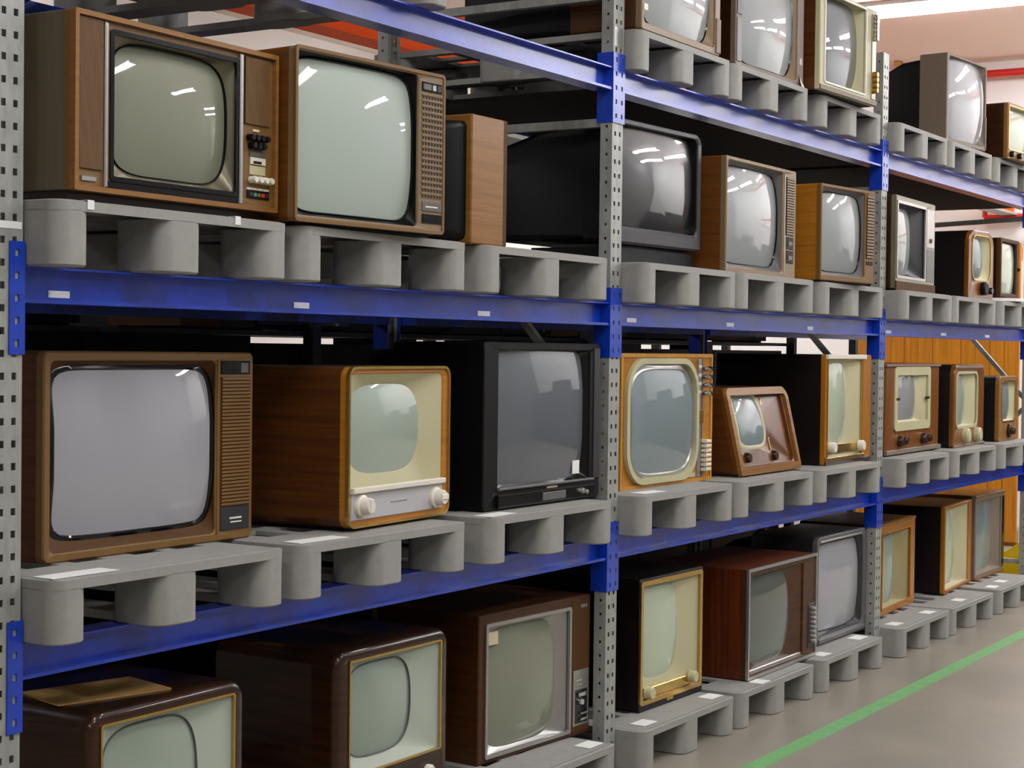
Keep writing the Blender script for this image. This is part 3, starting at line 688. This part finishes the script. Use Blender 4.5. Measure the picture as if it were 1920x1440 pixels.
tv((3.079, .049, .148, -1, .537, .508), 'black floor set with gold framed pale screen and two pale knobs', M['blackw'], .46,
   (.02, .95, .07, .965), (.05, .64, .23, .94), GL['pale'], fr=M['blackw'], mask=M['cream'], r=.012, ro=.006, rec=0.006, n=3.6, sy=0.004, bul=.028,
   trim=(M['gold'], .018, .006), ops=[('P', 'control_panel', 'gold', .10, .84, .09, .165, .004, .02), ('K', 'knob', 'cream', .13, .135, .024, .03, .004), ('K', 'knob', 'cream', .81, .15, .024, .03, .004), ('P', 'badge', 'gold', .42, .52, .025, .05, -.003, .004)])
tv((3.895, -.032, .148+.004, 0, .757, .464), 'reddish striped wood floor set with dark screen and chrome edged front', M['red'], .46,
   (.035, .80, .05, .93), (.06, .64, .10, .905), GL['dk'], fr=M['brown'], mask=M['brown'], r=.004, ro=.006, rec=0.008, n=4, sy=0.006, bul=.03,
   otrim=(M['silver'], .012, .006), ops=[('P', 'lower_lip', 'silver', .04, .80, .045, .075, .006, .012), *[('K', 'knob', 'silver', .93, .47-.045*i, .013, .025, 0) for i in range(8)], ('P', 'control_strip', 'dark', .88, .975, .09, .52, -.003, .004), ('F', 'foot', 'black', .03, .97, .02, .44, -.004, 0)])
tv((4.855, .043, .148, 0, .66, .51), 'dark grey floor set with large pale lavender tube, left of the third post', M['dark'], .34,
   (.03, .93, .07, .96), (.06, .88, .12, .925), GL['lav'], fr=M['grey'], mask=M['dark'], r=.03, rt=.04, ro=.05, rec=.01, n=10, sy=-.004, bul=.04,
   gas=(M['dark'], 1.02), back=(M['black'], .03, .25, .2), ops=[('P', 'upper_band', 'silver', .05, .9, .945, .965, -.004, .008), ('P', 'lower_band', 'grey', .03, .95, .02, .06, -.008, .012)])
tv((5.881, .105, .148, 3, .665, .483), 'amber framed floor set with green grey screen right of the third post', M['brown'], .44,
   (.06, .86, .07, .90), (.09, .52, .12, .87), GL['sage'], fr=M['amber'], mask=M['olivec'], r=.012, ro=.012, rec=0.01, n=4, sy=0.008, bul=.03,
   trim=(M['oakf'], .012, .004), ops=[('P', 'top_edge', 'tanw', .0, 1, .975, 1.0, -.004, .01)])
tv((6.918, .089, .148, 4, .67, .502), 'deep dark sided floor set with cream front and amber edge', M['blackw'], .46,
   (.03, .87, .05, .965), (.06, .47, .1, .93), GL['pale'], fr=M['amber'], mask=M['cream'], r=.01, ro=.008, rec=0.008, n=5, sy=0.006, bul=.03,
   ops=[('F', 'foot', 'black', .03, .97, .02, .44, 0, .004), ('P', 'lower_lip', 'amber', .02, .88, .03, .05, -.006, .01)])
tv((7.615, .122, .148, 0, .622, .52), 'grey fronted amber sided floor set, last on the right', M['honey'], .44,
   (.04, .88, .07, .93), (.07, .62, .11, .88), GL['blueg'], fr=M['taupe'], mask=M['taupe'], r=.006, ro=.008, rec=.008, n=9, sy=0.008, bul=.02,
   ops=[('P', 'top_edge', 'tanw', .0, 1, .965, .99, -.004, .008), ('P', 'side_strip', 'blackg', .91, .985, .07, .93, -.003, .005), ('P', 'lower_lip', 'honey', 0, 1, 0, .03, -.004, .008)])

# ---- top shelf (A)
ZA = PT['A']
tv((2.83, -.055, ZA, 0, .665, .48), 'beige topmost set with bulging screen right of the second post', M['brown'], .30,
   (.03, .93, .06, .96), (.085, .885, .07, .95), GL['fog'], fr=M['beige'], mask=M['beige'], r=.014, ro=.02, rec=.008, n=7, sy=-.005, bul=.045,
   gas=(M['blackg'], 1.03), back=(M['black'], .01, .5, .08), ops=[('P', 'side_panel', 'taupe', .935, .995, .02, .3, -.006, .008), ('P', 'badge', 'ivory', .02, .065, .15, .2, -.003, .003)])
tv((3.72, -.02, ZA, -1.7, .67, .48), 'topmost set with tall pale bulging screen, between beige and cream framed sets', M['bake'], .34,
   (.08, .90, .05, .96), (.12, .86, .07, .95), GL['fog'], fr=M['taupe'], mask=M['beige'], r=.012, ro=.02, rec=.008, n=7, sy=-.005, bul=.045,
   gas=(M['blackg'], 1.03), ops=[('P', 'control_panel', 'dark', .01, .075, .45, .95, -.003, .004), ('P', 'control_panel', 'grey', .01, .075, .05, .42, -.003, .004), ('P', 'badge', 'lgrey', .93, .965, .2, .26, -.003, .003)])
o = MB().loft([[(0,0,0),(.09,.02,0),(.09,.021,0),(0,.001,0)],[(.02,.03,.09),(.1,.05,.05),(.1,.051,.05),(.02,.031,.09)]], True, True).build('paper_scrap', M['white'])
o.location = (4.33, -.057, ZA+.0005); tag(o, 'torn white paper scrap leaning beside the cream framed top set', 'paper')
tv((4.455, -.09, ZA+.004, -2.6, .634, .448), 'topmost wooden set with cream frame and a row of round knobs down its right side', M['walnut'], .42,
   (.075, .80, .085, .97), (.085, .765, .11, .965), GL['slate'], fr=M['cream'], mask=M['cream'], r=.006, ro=.012, rec=.012, n=5, sy=.02, bul=.035,
   trim=(M['ivory'], .008, .004), ops=[('P', 'lower_rail', 'taupe', .0, 1, .0, .05, -.006, .008), ('P', 'control_strip', 'bronze', .905, .975, .06, .95, -.004, .006),
   *[('K', 'knob', 'chrome', .94, .92-.045*i, .012, .02, -.004) for i in range(6)], *[('K', 'knob', 'brass', .94, .32-.055*i, .014, .022, -.004) for i in range(4)], ('F', 'foot', 'black', .04, .96, .02, .4, -.004, 0)])
tv((6.47, -.02, ZA, -5, .57, .482), 'taupe topmost set with bulging screen and black rear housing, in the far bay', M['taupe'], .16,
   (.05, .97, .05, .975), (.1, .955, .065, .965), GL['lav'], fr=M['taupe'], mask=M['taupe'], r=.006, ro=.02, rec=.006, n=7, sy=-.01, bul=.05,
   gas=(M['silver'], 1.03), back=(M['black'], .02, .26, .14), ops=[('P', 'side_panel', 'grey', .972, .995, .02, .4, -.004, .006)])
tv((7.37, -.10, ZA, -4, .52, .325), 'dark wood sided topmost set with cream front at the right picture edge', M['bake'], .36,
   (.03, .90, .16, .95), (.05, .85, .19, .93), GL['pale'], fr=M['tanw'], mask=M['cream'], r=.015, ro=.015, rec=.008, n=6, sy=.02, bul=.02,
   trim=(M['gold'], .008, .003), ops=[('K', 'knob', 'blackg', .1, .07, .018, .025, 0), ('K', 'knob', 'blackg', .35, .07, .018, .025, 0), ('F', 'foot', 'ivory', .02, .1, .0, .08, -.0, .006)])

# cardboard on the nearest floor set
o = MB().box(-.16, .16, -.1, .1, 0, .004).build('cardboard_sheet', M['cardb']); o.location = (.46, .235, .6435); o.rotation_euler = (0, 0, R(-14))
tag(o, 'flat brown cardboard sheet lying on the nearest dark polished set', 'cardboard')

# ------------------------------------------------------------------ second rack behind, back to back
t = empty('storage_shelf', (.6, 1.28, 0)); tag(t, 'dark steel shelf unit standing behind the rack, loaded with black equipment', 'shelf')
for z, x1 in ((.03, 6.4), (.53, 6.4), (1.05, 6.9), (1.565, 6.9)): MB().box(0, x1, 0, .95, z, z+.018).build('shelf_board', M['shelf'], t)
MB().box(2.3, 8.0, 0, .95, 2.62, 2.64).build('shelf_board', M['shelf'], t)
MB().box(.05, 6.88, .955, .965, 1.57, 1.95).build('blocking_panel', M['shelf'], t)  # dark panel added to cover the bright wall between the recorders
for x in (0, 2.0, 4.2, 6.85, 7.95):
    for y in (-.03, .93): MB().box(x, x+.05, y, y+.05, 0, 1.62 if x == 0 else 2.66).build('post', M['shelf'], t)
def recorder(x, z, w, h, lab, nm='video_recorder', m='black', y=1.34, d=.36):
    t = empty(nm, (x, y, z)); tag(t, lab, 'recorder', 'black equipment on the rear shelf')
    MB().box(0, w, 0, d, .01, h).build('case', M[m], t)
    MB().box(.02, w-.02, -.004, 0, h*.35, h*.8).build('front_panel', M['dark'], t)
    for fx in (.03, w-.07): MB().box(fx, fx+.04, .02, d-.02, 0, .01).build('foot', M['black'], t)
    MB().cyl((w*.8, -.016, h*.5), (w*.8, 0, h*.5), .012, n=12).build('knob', M['silver'], t)
x = 1.0
recs = [(1.0,.46,.10,'black recorder on the rear shelf left above the large brown set'), (1.95,.2,.115,'small brown box on the rear shelf above the large brown set'),
        (2.35,.62,.07,'flat black recorder on the rear shelf over the walnut set'), (3.2,.5,.09,'black recorder on the rear shelf over the big black set'),
        (4.1,.48,.08,'black recorder on the rear shelf behind the second post'), (4.85,.52,.08,'grey brown deck on the rear shelf above the light oak set'), (5.6,.6,.10,'black recorder on the rear shelf above the small sloping set'), (6.32,.9,.085,'brown deck at the right end of the rear shelf beside the white wall')]
for i, (x, w, h, lab) in enumerate(recs):
    recorder(x, 1.584, w, h, lab, 'storage_box' if 'box' in lab else 'video_recorder', 'brownp' if i in (1, 5, 7) else 'black')
words = ['first', 'second', 'third', 'fourth', 'fifth', 'sixth', 'seventh', 'eighth', 'ninth']
top = [(.64,.80,.494),(1.46,.85,.494),(2.33,.76,.466),(3.1,.30,.494),(3.42,.5,.466),(3.94,.8,.494),(4.76,.74,.494),(5.52,.74,.466),(6.28,.12,.494),(6.42,1.0,.466)]
words.append('tenth')
for row, (zb, nm) in enumerate(((1.069, 'upper'), (.549, 'middle'), (.049, 'lowest'))):  # cases added to block the bright rear wall so gaps stay dark
    for k, (x, w, h) in enumerate(top):
        t = empty('blocking_case', (x, 1.32, zb)); tag(t, 'added black case blocking the bright wall on the %s rear shelf, %s from the left, mostly hidden behind sets' % (nm, words[k]), 'case', 'black cases on the rear shelf')
        MB().box(0, w, 0, .22 if row == 0 else .7, 0, h if row == 0 else (.496 if row == 1 else .476)).build('shell', M['black'], t)
        MB().box(w*.4, w*.6, -.02, 0, .2, .23).build('handle', M['dark'], t)
# yellow end guard by the far post
t = empty('rack_end_guard', (8.5, 0, 0)); tag(t, 'bright yellow steel guard on the floor at the far end of the rack', 'guard')
MB().prism([(-.12,0),(.34,0),(.34,.15),(.17,.25),(.02,.37),(-.12,.37)], lambda p, x: (x, p[0], p[1]), 0, .012).build('guard_plate', M['yellow'], t)
MB().box(-.0, .14, -.12, .5, 0, .01).build('foot_flange', M['yellow'], t)

# ------------------------------------------------------------------ world and view
w = bpy.data.worlds.new('world'); sc.world = w; w.use_nodes = True
w.node_tree.nodes['Background'].inputs[0].default_value = (.5, .5, .5, 1); w.node_tree.nodes['Background'].inputs[1].default_value = .05
vs = sc.view_settings
sc.display_settings.display_device = 'sRGB'
vs.view_transform = 'Standard'; vs.look = 'None'; vs.exposure = .4; vs.gamma = 1; vs.use_curve_mapping = False
